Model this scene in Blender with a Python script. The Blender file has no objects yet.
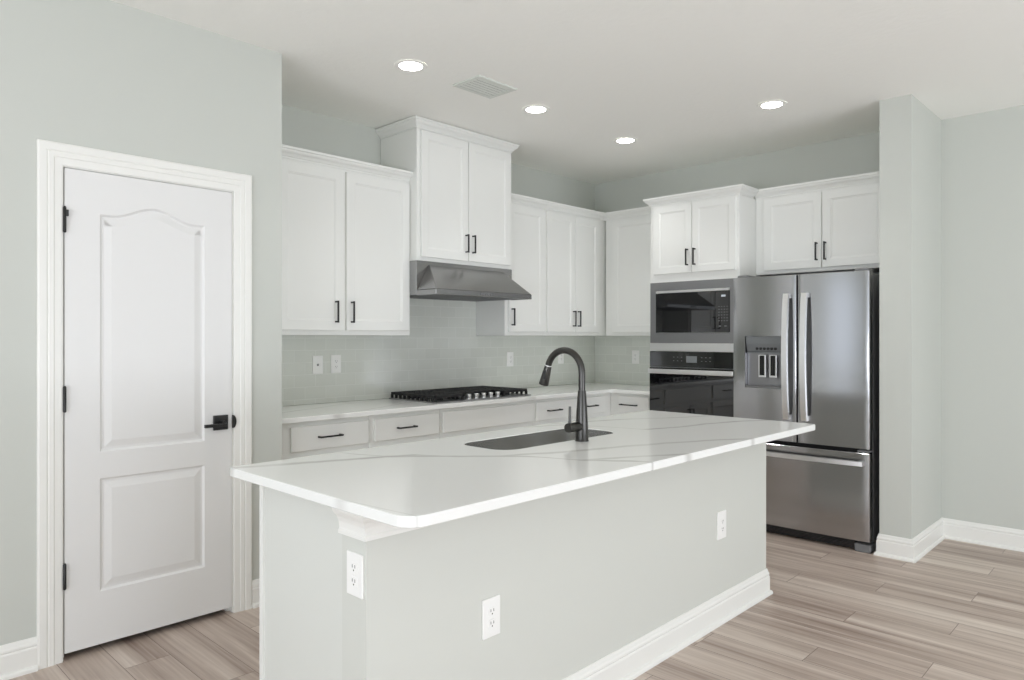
import bpy, bmesh, math, random
from mathutils import Vector, Matrix
random.seed(4)
scene = bpy.context.scene
COL = scene.collection
PI = math.pi

# ------------------------------------------------------------------ camera, sky, window light, exposure
cam_data = bpy.data.cameras.new('camera')
cam_data.sensor_width = 36.0
cam_data.lens = 36.0 * 707.7 / 1024.0
cam_data.shift_y = -3.0 / 1024.0
cam_data.clip_start = 0.05
cam = bpy.data.objects.new('camera', cam_data)
COL.objects.link(cam)
cam.location = (0, 0, 1.35)
cam.rotation_euler = (PI / 2, 0, 0.7647 - PI / 2)
scene.camera = cam

scene.view_settings.view_transform = 'Standard'
scene.view_settings.look = 'None'
scene.view_settings.gamma = 1.0
scene.view_settings.use_curve_mapping = False
scene.view_settings.exposure = 0.0
scene.cycles.max_bounces = 20          # a white room: light bounces on for long
scene.cycles.diffuse_bounces = 16

world = bpy.data.worlds.new('sky')
scene.world = world
world.use_nodes = True
bg = world.node_tree.nodes['Background']
bg.inputs['Color'].default_value = (0.88, 0.95, 1.04, 1)
bg.inputs['Strength'].default_value = 1.5


def window_light(name, loc, rot, sx, sy, watts):
    """An area light just outside a window opening, for daylight or added upward fill."""
    l = bpy.data.lights.new(name, 'AREA')
    l.shape = 'RECTANGLE'
    l.size, l.size_y, l.energy = sx, sy, watts
    l.color = (0.945, 0.98, 1.055)
    o = bpy.data.objects.new(name, l)
    o.location, o.rotation_euler = loc, rot
    COL.objects.link(o)


RX0, RX1, RY0, RY1, CZ = -3.2, 5.45, -3.6, 4.13, 2.813     # the room
# skylight comes in level; upward-tilted fills are added to brighten the ceiling
window_light('sliding_door_daylight', (2.2, RY0 - 0.25, 1.25), (PI / 2, 0, 0), 4.6, 2.3, 5)
window_light('sliding_door_ceiling_fill', (2.2, RY0 - 0.55, 0.45), (PI / 2 + 0.85, 0, 0), 4.6, 1.2, 132)
window_light('side_window_daylight', (RX0 - 0.25, 0.0, 1.4), (PI / 2, 0, -PI / 2), 4.4, 1.9, 5)
window_light('side_window_ceiling_fill', (RX0 - 0.55, 0.0, 0.75), (PI / 2 + 0.75, 0, -PI / 2), 4.4, 1.0, 136)


# ------------------------------------------------------------------ materials
def new_mat(name):
    m = bpy.data.materials.new(name)
    m.use_nodes = True
    return m, m.node_tree, m.node_tree.nodes['Principled BSDF']


def srgb(r, g, b):
    f = lambda c: (c / 255 / 12.92) if c / 255 <= 0.04045 else ((c / 255 + 0.055) / 1.055) ** 2.4
    return (f(r), f(g), f(b), 1)


def noise_bump(nt, b, scale, strength, dist=0.002, detail=3.0, stretch=None):
    tc = nt.nodes.new('ShaderNodeTexCoord')
    n = nt.nodes.new('ShaderNodeTexNoise')
    n.inputs['Scale'].default_value = scale
    n.inputs['Detail'].default_value = detail
    bu = nt.nodes.new('ShaderNodeBump')
    bu.inputs['Strength'].default_value = strength
    bu.inputs['Distance'].default_value = dist
    src = tc.outputs['Object']
    if stretch:
        mp = nt.nodes.new('ShaderNodeMapping')
        mp.inputs['Scale'].default_value = stretch
        nt.links.new(src, mp.inputs['Vector'])
        src = mp.outputs['Vector']
    nt.links.new(src, n.inputs['Vector'])
    nt.links.new(n.outputs['Fac'], bu.inputs['Height'])
    nt.links.new(bu.outputs['Normal'], b.inputs['Normal'])
    return n


def paint(name, col, rough, bump=0.0, scale=120, coat=0.0, dist=0.001, detail=3.0):
    m, nt, b = new_mat(name)
    b.inputs['Base Color'].default_value = col
    b.inputs['Roughness'].default_value = rough
    b.inputs['Coat Weight'].default_value = coat
    b.inputs['Coat Roughness'].default_value = 0.25
    if bump:
        noise_bump(nt, b, scale, bump, dist, detail)
    return m


M = {}
M['wall'] = paint('sage_grey_wall_paint', srgb(200, 203, 197), 0.6, 0.10, 160)
M['island_paint'] = paint('light_grey_island_paint', srgb(210, 212, 206), 0.5, 0.10, 160)
M['panel_paint'] = paint('light_grey_panel_paint', srgb(216, 218, 213), 0.5)
M['ceiling'] = paint('textured_ceiling_paint', srgb(243, 243, 239), 0.9, 0.5, 26, dist=0.004, detail=6)
M['trim'] = paint('white_trim_paint', srgb(236, 236, 232), 0.35)
M['door'] = paint('white_door_paint', srgb(229, 229, 228), 0.42, 0.06, 300)
M['cabinet'] = paint('white_cabinet_paint', srgb(233, 234, 231), 0.36, coat=0.15)
M['cabinet_inside'] = paint('cabinet_interior', srgb(190, 188, 182), 0.6)
M['black'] = paint('matte_black_metal', srgb(26, 26, 25), 0.35)
M['plastic'] = paint('white_plastic', srgb(242, 242, 240), 0.3)
M['slot'] = paint('dark_slot', srgb(48, 46, 44), 0.6)
M['iron'] = paint('cast_iron', srgb(24, 24, 25), 0.5, 0.2, 400)
M['rubber'] = paint('black_rubber', srgb(14, 14, 14), 0.7)
M['grey_plastic'] = paint('grey_plastic', srgb(118, 119, 120), 0.45)
M['dark_plastic'] = paint('dark_plastic', srgb(34, 34, 35), 0.3)
M['marking'] = paint('light_grey_print', srgb(120, 122, 124), 0.5)
M['vent'] = paint('vent_enamel', srgb(214, 218, 212), 0.45)
M['screen_off'] = paint('grey_display', srgb(120, 124, 126), 0.2)


def metal(name, col, rough, aniso_rot=None, brush=None, strength=0.06):
    m, nt, b = new_mat(name)
    b.inputs['Base Color'].default_value = col
    b.inputs['Metallic'].default_value = 1.0
    b.inputs['Roughness'].default_value = rough
    if aniso_rot is not None:
        b.inputs['Anisotropic'].default_value = 0.6
        b.inputs['Anisotropic Rotation'].default_value = aniso_rot
    if brush:
        noise_bump(nt, b, 60, strength, 0.0006, 2, brush)
    return m


M['steel'] = metal('brushed_steel', srgb(178, 178, 180), 0.15, None, (1, 1, 14), 0.05)
M['steel_h'] = metal('brushed_steel_hood', srgb(160, 160, 160), 0.27, None, (1, 12, 12), 0.08)
M['bright_steel'] = metal('satin_handle_steel', srgb(232, 232, 232), 0.38)
M['sink_steel'] = metal('sink_steel', srgb(206, 205, 202), 0.24, None, (2, 20, 20), 0.05)
M['gunmetal'] = metal('dark_gunmetal', srgb(78, 77, 75), 0.3)
M['frame_steel'] = metal('matte_steel_frame', srgb(152, 152, 154), 0.38)
M['knob_steel'] = metal('knob_steel', srgb(238, 238, 236), 0.32)

m, nt, b = new_mat('black_glass')
b.inputs['Base Color'].default_value = (0.006, 0.006, 0.007, 1)
b.inputs['Roughness'].default_value = 0.03
b.inputs['IOR'].default_value = 1.6
b.inputs['Coat Weight'].default_value = 0.5
b.inputs['Coat Roughness'].default_value = 0.02
M['black_glass'] = m

m, nt, b = new_mat('lamp_lens')
b.inputs['Base Color'].default_value = (0.9, 0.9, 0.88, 1)
b.inputs['Emission Color'].default_value = (1.0, 0.985, 0.965, 1)
b.inputs['Emission Strength'].default_value = 21.0
M['lens'] = m

m, nt, b = new_mat('lit_display')
b.inputs['Base Color'].default_value = (0.2, 0.2, 0.2, 1)
b.inputs['Emission Color'].default_value = (0.8, 0.9, 1.0, 1)
b.inputs['Emission Strength'].default_value = 0.45
M['digits'] = m


def planks():
    m, nt, b = new_mat('vinyl_plank_floor')
    N, L = nt.nodes, nt.links
    tc = N.new('ShaderNodeTexCoord')
    sep = N.new('ShaderNodeSeparateXYZ')
    L.new(tc.outputs['Object'], sep.inputs[0])
    cmb = N.new('ShaderNodeCombineXYZ')          # planks run along world Y
    def mth(op, a, b):
        q = N.new('ShaderNodeMath'); q.operation = op
        for i, v in enumerate((a, b)):
            if isinstance(v, (int, float)): q.inputs[i].default_value = v
            else: L.new(v, q.inputs[i])
        return q.outputs[0]
    across = mth('SUBTRACT', sep.outputs['X'], 0.086)
    row = mth('FLOOR', mth('DIVIDE', across, 0.18), 0)
    along = mth('ADD', mth('ADD', sep.outputs['Y'], 0.97), mth('MULTIPLY', row, 0.40))    # end joints step back row by row
    L.new(along, cmb.inputs['X'])
    L.new(across, cmb.inputs['Y'])
    br = N.new('ShaderNodeTexBrick')
    br.offset, br.offset_frequency = 0.0, 2
    br.inputs['Color1'].default_value = (0, 0, 0, 1)
    br.inputs['Color2'].default_value = (1, 1, 1, 1)
    br.inputs['Mortar'].default_value = (0.5, 0.5, 0.5, 1)
    br.inputs['Scale'].default_value = 1.0
    br.inputs['Mortar Size'].default_value = 0.0012
    br.inputs['Mortar Smooth'].default_value = 0.1
    br.inputs['Brick Width'].default_value = 1.22
    br.inputs['Row Height'].default_value = 0.18
    L.new(cmb.outputs[0], br.inputs['Vector'])
    rnd = N.new('ShaderNodeRGBToBW')
    L.new(br.outputs['Color'], rnd.inputs[0])
    w = N.new('ShaderNodeMath'); w.operation = 'MULTIPLY'; w.inputs[1].default_value = 37.0
    L.new(rnd.outputs[0], w.inputs[0])
    # broad streaks
    mp = N.new('ShaderNodeMapping'); mp.inputs['Scale'].default_value = (10.0, 0.42, 1)
    L.new(tc.outputs['Object'], mp.inputs['Vector'])
    n1 = N.new('ShaderNodeTexNoise'); n1.noise_dimensions = '4D'
    n1.inputs['Scale'].default_value = 1.0; n1.inputs['Detail'].default_value = 3; n1.inputs['Roughness'].default_value = 0.55
    n1.inputs['Distortion'].default_value = 0.35
    L.new(mp.outputs[0], n1.inputs['Vector']); L.new(w.outputs[0], n1.inputs['W'])
    # fine grain
    mp2 = N.new('ShaderNodeMapping'); mp2.inputs['Scale'].default_value = (75, 2.6, 1)
    L.new(tc.outputs['Object'], mp2.inputs['Vector'])
    n2 = N.new('ShaderNodeTexNoise'); n2.noise_dimensions = '4D'
    n2.inputs['Scale'].default_value = 1.0; n2.inputs['Detail'].default_value = 4; n2.inputs['Distortion'].default_value = 0.5
    L.new(mp2.outputs[0], n2.inputs['Vector']); L.new(w.outputs[0], n2.inputs['W'])
    mx = N.new('ShaderNodeMath'); mx.operation = 'MULTIPLY_ADD'
    L.new(n2.outputs['Fac'], mx.inputs[0]); mx.inputs[1].default_value = 0.42
    L.new(n1.outputs['Fac'], mx.inputs[2])
    m2 = N.new('ShaderNodeMath'); m2.operation = 'MULTIPLY_ADD'
    L.new(rnd.outputs[0], m2.inputs[0]); m2.inputs[1].default_value = 0.07
    L.new(mx.outputs[0], m2.inputs[2])
    ramp = N.new('ShaderNodeValToRGB')
    e = ramp.color_ramp.elements
    e[0].position, e[0].color = 0.50, srgb(140, 122, 111)
    e[1].position, e[1].color = 0.98, srgb(214, 202, 191)
    e.new(0.62).color = srgb(165, 148, 137)
    e.new(0.78).color = srgb(190, 175, 164)
    L.new(m2.outputs[0], ramp.inputs[0])
    mix = N.new('ShaderNodeMix'); mix.data_type = 'RGBA'
    L.new(br.outputs['Fac'], mix.inputs['Factor'])
    L.new(ramp.outputs['Color'], mix.inputs['A'])
    mix.inputs['B'].default_value = srgb(104, 88, 79)
    L.new(mix.outputs['Result'], b.inputs['Base Color'])
    b.inputs['Roughness'].default_value = 0.42
    bu = N.new('ShaderNodeBump'); bu.inputs['Strength'].default_value = 0.12; bu.inputs['Distance'].default_value = 0.001
    L.new(n2.outputs['Fac'], bu.inputs['Height']); L.new(bu.outputs[0], b.inputs['Normal'])
    return m


M['floor'] = planks()


def tiles():
    m, nt, b = new_mat('glossy_subway_tile')
    N, L = nt.nodes, nt.links
    tc = N.new('ShaderNodeTexCoord'); sep = N.new('ShaderNodeSeparateXYZ')
    L.new(tc.outputs['Object'], sep.inputs[0])
    add = N.new('ShaderNodeMath'); add.operation = 'SUBTRACT'   # x along one wall, y along the other
    L.new(sep.outputs['X'], add.inputs[0]); L.new(sep.outputs['Y'], add.inputs[1])
    cmb = N.new('ShaderNodeCombineXYZ')
    L.new(add.outputs[0], cmb.inputs['X']); L.new(sep.outputs['Z'], cmb.inputs['Y'])
    br = N.new('ShaderNodeTexBrick')
    br.offset = 0.5
    br.inputs['Color1'].default_value = srgb(212, 215, 208)
    br.inputs['Color2'].default_value = srgb(218, 221, 214)
    br.inputs['Mortar'].default_value = srgb(230, 232, 227)
    br.inputs['Scale'].default_value = 1.0
    br.inputs['Mortar Size'].default_value = 0.0016
    br.inputs['Mortar Smooth'].default_value = 0.3
    br.inputs['Brick Width'].default_value = 0.1524
    br.inputs['Row Height'].default_value = 0.0790
    L.new(cmb.outputs[0], br.inputs['Vector'])
    L.new(br.outputs['Color'], b.inputs['Base Color'])
    b.inputs['Roughness'].default_value = 0.12
    b.inputs['IOR'].default_value = 1.5
    n = N.new('ShaderNodeTexNoise'); n.inputs['Scale'].default_value = 11; n.inputs['Detail'].default_value = 1
    L.new(tc.outputs['Object'], n.inputs['Vector'])
    h = N.new('ShaderNodeMath'); h.operation = 'MULTIPLY_ADD'; h.inputs[1].default_value = -0.35
    L.new(br.outputs['Fac'], h.inputs[0]); L.new(n.outputs['Fac'], h.inputs[2])
    bu = N.new('ShaderNodeBump'); bu.inputs['Strength'].default_value = 0.35; bu.inputs['Distance'].default_value = 0.003
    L.new(h.outputs[0], bu.inputs['Height']); L.new(bu.outputs[0], b.inputs['Normal'])
    return m


M['tile'] = tiles()


def quartz(name, veins, x0, x1, y0, y1):
    """White quartz with long grey veins; each vein is a polyline (world x, world y, width, strength)."""
    m, nt, b = new_mat(name)
    N, L = nt.nodes, nt.links
    geo = N.new('ShaderNodeTexCoord')
    sep = N.new('ShaderNodeSeparateXYZ')
    L.new(geo.outputs['Object'], sep.inputs[0])
    t = N.new('ShaderNodeMapRange')
    t.inputs['From Min'].default_value, t.inputs['From Max'].default_value = x0, x1
    L.new(sep.outputs['X'], t.inputs['Value'])
    nz = N.new('ShaderNodeTexNoise'); nz.inputs['Scale'].default_value = 5.0; nz.inputs['Detail'].default_value = 5
    L.new(geo.outputs['Object'], nz.inputs['Vector'])
    nz2 = N.new('ShaderNodeTexNoise'); nz2.inputs['Scale'].default_value = 2.2; nz2.inputs['Detail'].default_value = 3
    L.new(geo.outputs['Object'], nz2.inputs['Vector'])
    total = None
    for pts, wid, stg in veins:
        fc = N.new('ShaderNodeFloatCurve')
        c = fc.mapping.curves[0]
        pp = [((px - x0) / (x1 - x0), (py - y0) / (y1 - y0)) for px, py in pts]
        c.points[0].location, c.points[1].location = pp[0], pp[-1]
        for q in pp[1:-1]:
            c.points.new(*q)
        for q in c.points:
            q.handle_type = 'VECTOR'
        fc.mapping.update()
        L.new(t.outputs['Result'], fc.inputs['Value'])
        yy = N.new('ShaderNodeMath'); yy.operation = 'MULTIPLY_ADD'
        L.new(fc.outputs[0], yy.inputs[0]); yy.inputs[1].default_value = y1 - y0; yy.inputs[2].default_value = y0
        ws = N.new('ShaderNodeMath'); ws.operation = 'MULTIPLY_ADD'
        L.new(nz.outputs['Fac'], ws.inputs[0]); ws.inputs[1].default_value = 0.06
        L.new(yy.outputs[0], ws.inputs[2])
        d = N.new('ShaderNodeMath'); d.operation = 'SUBTRACT'
        L.new(sep.outputs['Y'], d.inputs[0]); L.new(ws.outputs[0], d.inputs[1])
        dd = N.new('ShaderNodeMath'); dd.operation = 'ADD'; dd.inputs[1].default_value = 0.03
        L.new(d.outputs[0], dd.inputs[0])
        ab = N.new('ShaderNodeMath'); ab.operation = 'ABSOLUTE'
        L.new(dd.outputs[0], ab.inputs[0])
        mr = N.new('ShaderNodeMapRange'); mr.interpolation_type = 'SMOOTHSTEP'
        mr.inputs['From Min'].default_value, mr.inputs['From Max'].default_value = 0.0, wid
        mr.inputs['To Min'].default_value, mr.inputs['To Max'].default_value = stg, 0.0
        L.new(ab.outputs[0], mr.inputs['Value'])
        if total is None:
            total = mr.outputs['Result']
        else:
            mxn = N.new('ShaderNodeMath'); mxn.operation = 'MAXIMUM'
            L.new(total, mxn.inputs[0]); L.new(mr.outputs['Result'], mxn.inputs[1])
            total = mxn.outputs[0]
    fade = N.new('ShaderNodeMapRange')
    fade.inputs['From Min'].default_value, fade.inputs['From Max'].default_value = 0.3, 0.62
    fade.inputs['To Min'].default_value, fade.inputs['To Max'].default_value = 0.35, 1.0
    L.new(nz2.outputs['Fac'], fade.inputs['Value'])
    mu = N.new('ShaderNodeMath'); mu.operation = 'MULTIPLY'
    L.new(total, mu.inputs[0]); L.new(fade.outputs['Result'], mu.inputs[1])
    mix = N.new('ShaderNodeMix'); mix.data_type = 'RGBA'
    L.new(mu.outputs[0], mix.inputs['Factor'])
    mix.inputs['A'].default_value = srgb(240, 241, 239)
    mix.inputs['B'].default_value = srgb(166, 164, 159)
    L.new(mix.outputs['Result'], b.inputs['Base Color'])
    b.inputs['Roughness'].default_value = 0.16
    return m


M['island_quartz'] = quartz('white_quartz_island', [
    ([(1.0, 2.33), (1.22, 2.234), (1.345, 2.19), (1.53, 2.12), (1.645, 2.06), (1.71, 1.94), (1.81, 1.846), (1.92, 1.72), (1.975, 1.565), (2.10, 1.40), (2.14, 1.28), (3.7, 0.6)], 0.034, 0.75),
    ([(1.0, 2.9), (1.36, 2.50), (1.47, 2.36), (1.49, 2.26), (1.55, 2.12), (1.645, 2.06), (1.71, 1.94), (1.81, 1.846), (1.92, 1.72), (1.975, 1.565), (3.7, 0.6)], 0.026, 0.6),
    ([(1.0, 2.2), (1.05, 1.66), (1.09, 1.3), (1.2, 0.7), (3.7, 0.6)], 0.05, 0.4),
    ([(1.0, 2.33), (1.53, 2.12), (1.71, 1.95), (1.85, 1.81), (2.06, 1.726), (2.267, 1.652), (2.43, 1.596), (2.72, 1.471), (2.86, 1.39), (2.95, 1.30), (3.7, 0.8)], 0.030, 0.7),
    ([(1.0, 2.9), (2.72, 2.25), (2.80, 2.04), (2.84, 1.87), (3.06, 1.78), (3.24, 1.75), (3.45, 1.69), (3.7, 1.55)], 0.028, 0.62),
    ([(1.0, 2.95), (3.15, 2.16), (3.32, 2.04), (3.56, 1.93), (3.7, 1.87)], 0.024, 0.55)], 1.0, 3.7, 0.5, 3.0)
M['counter_quartz'] = quartz('white_quartz_counter', [
    ([(1.7, 3.62), (2.1, 3.80), (2.5, 3.95), (3.0, 4.10), (5.5, 4.2)], 0.016, 0.55),
    ([(1.7, 3.40), (2.25, 3.50), (2.6, 3.62), (3.2, 3.90), (5.5, 4.0)], 0.016, 0.45),
    ([(1.7, 3.30), (3.9, 3.50), (4.4, 3.75), (5.0, 3.90), (5.5, 4.1)], 0.016, 0.4)], 1.7, 5.5, 3.1, 4.2)


# ------------------------------------------------------------------ mesh helpers
def bm_box(bm, x0, x1, y0, y1, z0, z1, bevel=0.0, seg=1):
    r = bmesh.ops.create_cube(bm, size=1.0)
    vs = r['verts']
    for v in vs:
        v.co = Vector((x0 + (v.co.x + .5) * (x1 - x0), y0 + (v.co.y + .5) * (y1 - y0), z0 + (v.co.z + .5) * (z1 - z0)))
    if bevel:
        es = list({e for v in vs for e in v.link_edges})
        bmesh.ops.bevel(bm, geom=es, offset=bevel, segments=seg, affect='EDGES', profile=0.5, clamp_overlap=True)


def box(*a, bevel=0.0, seg=1):
    bm = bmesh.new()
    bm_box(bm, *a, bevel=bevel, seg=seg)
    return bm


def bm_prism(bm, pts, axis, a0, a1):
    """Extrude a 2D polygon along an axis: 'y' takes (x,z), 'x' takes (y,z), 'z' takes (x,y)."""
    def P(p, a):
        return {'y': (p[0], a, p[1]), 'x': (a, p[0], p[1]), 'z': (p[0], p[1], a)}[axis]
    lo = [bm.verts.new(P(p, a0)) for p in pts]
    hi = [bm.verts.new(P(p, a1)) for p in pts]
    n = len(pts)
    fs = [bm.faces.new(lo), bm.faces.new(hi[::-1])]
    for i in range(n):
        fs.append(bm.faces.new([lo[i], hi[i], hi[(i + 1) % n], lo[(i + 1) % n]]))
    bmesh.ops.recalc_face_normals(bm, faces=fs)
    return fs


def bm_lathe(bm, prof, center=(0, 0, 0), axis='z', seg=28, cap=True):
    """Revolve (radius, height) pairs."""
    def P(r, h, a):
        c, s = r * math.cos(a), r * math.sin(a)
        v = {'z': (c, s, h), 'x': (h, c, s), 'y': (c, h, s)}[axis]
        return Vector(v) + Vector(center)
    rings = [[bm.verts.new(P(r, h, 2 * PI * k / seg)) for k in range(seg)] for r, h in prof]
    fs = []
    for A, B in zip(rings, rings[1:]):
        for k in range(seg):
            fs.append(bm.faces.new([A[k], A[(k + 1) % seg], B[(k + 1) % seg], B[k]]))
    if cap:
        fs.append(bm.faces.new(rings[0]))
        fs.append(bm.faces.new(rings[-1]))
    bmesh.ops.recalc_face_normals(bm, faces=fs)


def bm_tube(bm, pts, rad, seg=16, cap=True):
    """A round tube along 3D points; rad is a number or one per point."""
    pts = [Vector(p) for p in pts]
    rads = rad if isinstance(rad, (list, tuple)) else [rad] * len(pts)
    prev = None
    rings = []
    for i, p in enumerate(pts):
        t = (pts[min(i + 1, len(pts) - 1)] - pts[max(i - 1, 0)]).normalized()
        if prev is None:
            up = Vector((0, 0, 1)) if abs(t.z) < 0.9 else Vector((1, 0, 0))
            n = t.cross(up).normalized()
        else:
            n = (prev - t * prev.dot(t)).normalized()
        prev = n
        bn = t.cross(n)
        rings.append([bm.verts.new(p + (n * math.cos(2 * PI * k / seg) + bn * math.sin(2 * PI * k / seg)) * rads[i]) for k in range(seg)])
    fs = []
    for A, B in zip(rings, rings[1:]):
        for k in range(seg):
            fs.append(bm.faces.new([A[k], A[(k + 1) % seg], B[(k + 1) % seg], B[k]]))
    if cap:
        fs += [bm.faces.new(rings[0]), bm.faces.new(rings[-1])]
    bmesh.ops.recalc_face_normals(bm, faces=fs)


def bm_sweep(bm, path, prof, side=1):
    """Sweep a closed profile of (out, z) along an open plan path of (x, y), mitred at corners; out is to the left (side 1) or right (-1)."""
    P = [Vector(p) for p in path]
    dirs = [(b_ - a_).normalized() for a_, b_ in zip(P, P[1:])]
    nor = [Vector((-d.y, d.x)) * side for d in dirs]
    rings = []
    for i, p in enumerate(P):
        if i == 0:
            off = nor[0]
        elif i == len(P) - 1:
            off = nor[-1]
        else:
            s = nor[i - 1] + nor[i]
            off = s / (s.dot(nor[i]))
        rings.append([bm.verts.new((p.x + off.x * o, p.y + off.y * o, z)) for o, z in prof])
    n = len(prof)
    fs = []
    for A, B in zip(rings, rings[1:]):
        for k in range(n):
            fs.append(bm.faces.new([A[k], A[(k + 1) % n], B[(k + 1) % n], B[k]]))
    fs += [bm.faces.new(rings[0]), bm.faces.new(rings[-1])]
    bmesh.ops.recalc_face_normals(bm, faces=fs)


def smooth(me, angle=0.6):
    for p in me.polygons:
        p.use_smooth = True
    try:
        me.set_sharp_from_angle(angle=angle)
    except Exception:
        pass


def obj(name, bm, mat, parent=None, sm=False, origin=None):
    """Link a bmesh as ONE mesh object. Children share the local frame of their thing."""
    me = bpy.data.meshes.new(name)
    bm.to_mesh(me)
    bm.free()
    if isinstance(mat, (list, tuple)):
        for q in mat:
            me.materials.append(M[q])
    else:
        me.materials.append(M[mat])
    if sm:
        smooth(me)
    o = bpy.data.objects.new(name, me)
    COL.objects.link(o)
    if origin:
        me.transform(Matrix.Translation(-Vector(origin)))
        o.location = origin
    if parent:
        o.parent = parent
    return o


def tag(o, label=None, cat=None, group=None, kind=None):
    if label: o['label'] = label
    if cat: o['category'] = cat
    if group: o['group'] = group
    if kind: o['kind'] = kind
    return o


def thing(name, label, cat, loc=(0, 0, 0), rz=0.0, group=None, kind=None):
    o = bpy.data.objects.new(name, None)
    o.empty_display_size = 0.1
    COL.objects.link(o)
    o.location, o.rotation_euler = loc, (0, 0, rz)
    return tag(o, label, cat, group, kind)


def struct(name, bm, mat, label, cat, sm=False):
    return tag(obj(name, bm, mat, None, sm), label, cat, kind='structure')


def wedge(x0, x1, y0, y1, z0, z1):
    return box(x0, x1, y0, y1, z0, z1)


# ------------------------------------------------------------------ the room shell
T = 0.12
struct('floor', box(RX0 - T, RX1 + T, RY0 - T, RY1 + T, -0.10, 0.0), 'floor',
       'taupe wood-look plank floor running under the whole kitchen', 'floor')
struct('ceiling', box(RX0 - T, RX1 + T, RY0 - T, RY1 + T, CZ, CZ + 0.1), 'ceiling',
       'pale textured ceiling with recessed lights', 'ceiling')

WY = 3.388                      # face of the wall that holds the panelled door
WX = 1.814                      # its corner
OX0, OX1, OZ = 0.820, 1.565, 2.068
bm = bmesh.new()
bm_prism(bm, [(-0.60, 0), (OX0, 0), (OX0, OZ), (OX1, OZ), (OX1, 0), (WX, 0), (WX, CZ), (-0.60, CZ)], 'y', WY, WY + 0.115)
WA, WB, WC, WD = -3.08, -0.72, 0.75, 2.30          # added window, out of view, placed to put a bright band in the refrigerator
bm_box(bm, RX0, WA, WY, WY + 0.115, 0, CZ)
bm_box(bm, WB, -0.60, WY, WY + 0.115, 0, CZ)
bm_box(bm, WA, WB, WY, WY + 0.115, 0, WC)
bm_box(bm, WA, WB, WY, WY + 0.115, WD, CZ)
bm_box(bm, -0.60, -0.48, WY + 0.115, RY1, 0, CZ)
bm_box(bm, WX - 0.115, WX, WY + 0.115, RY1, 0, CZ)
struct('wall_left', bm, 'wall', 'pale sage wall around the white panelled door', 'wall')
struct('wall_back', box(-0.60, RX1 + T, RY1, RY1 + T, 0, CZ), 'wall',
       'pale wall behind the cooktop and wall cabinets', 'wall')
struct('wall_right', box(RX1, RX1 + T, RY0 - T, RY1, 0, CZ), 'wall',
       'pale wall at right edge, beyond the stub wall', 'wall')
SX, SY0, SY1 = 4.737, 1.214, 1.392
struct('wall_stub', box(SX, RX1, SY0, SY1, 0, CZ), 'wall',
       'short wall standing out beside the refrigerator', 'wall')
bm = bmesh.new()                # rear wall with a sliding door opening and a window opening
bm_prism(bm, [(RX0 - T, 0), (-0.2, 0), (-0.2, 2.44), (4.6, 2.44), (4.6, 0), (RX1, 0), (RX1, CZ), (RX0 - T, CZ)], 'y', RY0 - T, RY0)
struct('wall_rear', bm, 'wall', 'wall behind the viewer with the sliding door opening', 'wall')
bm = bmesh.new()
bm_box(bm, RX0 - T, RX0, RY0, -2.3, 0, CZ)
bm_box(bm, RX0 - T, RX0, 2.3, WY, 0, CZ)
bm_box(bm, RX0 - T, RX0, -2.3, 2.3, 0, 0.4)
bm_box(bm, RX0 - T, RX0, -2.3, 2.3, 2.44, CZ)
struct('wall_side', bm, 'wall', 'wall left of the viewer with the wide window opening', 'wall')


def frame_grid(horizontal, a0, a1, z0, z1, c0, c1, n, wdt=0.06):
    bm = bmesh.new()
    def put(p0, p1, q0, q1):
        if horizontal: bm_box(bm, p0, p1, c0, c1, q0, q1)
        else: bm_box(bm, c0, c1, p0, p1, q0, q1)
    put(a0, a1, z0, z0 + wdt); put(a0, a1, z1 - wdt, z1)
    for k in range(n + 1):
        x = a0 + (a1 - a0 - wdt) * k / n
        put(x, x + wdt, z0 + wdt, z1 - wdt)
    return bm


struct('window_1', frame_grid(True, -0.2, 4.6, 0.0, 2.44, RY0 - 0.09, RY0 - 0.03, 3, 0.08), 'trim',
       'white framed sliding glass door behind the viewer', 'window')
struct('window_2', frame_grid(False, -2.3, 2.3, 0.4, 2.44, RX0 - 0.09, RX0 - 0.03, 3), 'trim',
       'white framed wide window left of the viewer', 'window')

struct('added_window', frame_grid(True, WA, WB, WC, WD, WY + 0.08, WY + 0.10, 1, 0.04), 'trim',
       'unseen white framed window added left of the panelled door for the refrigerator reflection', 'window')

BASE = [(0, 0), (0.026, 0), (0.026, 0.010), (0.022, 0.018), (0.0145, 0.021), (0.0145, 0.090), (0.0125, 0.095), (0.0105, 0.097),
        (0.0125, 0.103), (0.012, 0.110), (0.008, 0.117), (0.0065, 0.126), (0.004, 0.133), (0, 0.133)]
bm = bmesh.new()
bm_sweep(bm, [(RX0, WY), (0.738, WY)], BASE, -1)
bm_sweep(bm, [(1.6485, WY), (WX, WY), (WX, 3.50)], BASE, -1)
struct('baseboard_left', bm, 'trim', 'white moulded baseboard along the wall of the panelled door', 'baseboard')
bm = bmesh.new()
bm_sweep(bm, [(SX + 0.10, SY1), (SX, SY1), (SX, SY0), (RX1, SY0), (RX1, RY0)], BASE, -1)
struct('baseboard_right', bm, 'trim', 'white moulded baseboard around the stub wall and right wall', 'baseboard')

# ------------------------------------------------------------------ panelled door
DX0, DX1, DZ0, DZ1, DY = 0.8365, 1.5485, 0.030, 2.055, WY - 0.004
door = thing('door_1', 'white two-panel arched interior door with black lever handle', 'door', (DX0, DY, 0), kind='structure')


def loft(bm, loops, close=True):
    rings = [[bm.verts.new(p) for p in lp] for lp in loops]
    n = len(rings[0])
    for A, B in zip(rings, rings[1:]):
        for k in range(n):
            bm.faces.new([A[k], A[(k + 1) % n], B[(k + 1) % n], B[k]])
    return rings


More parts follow.
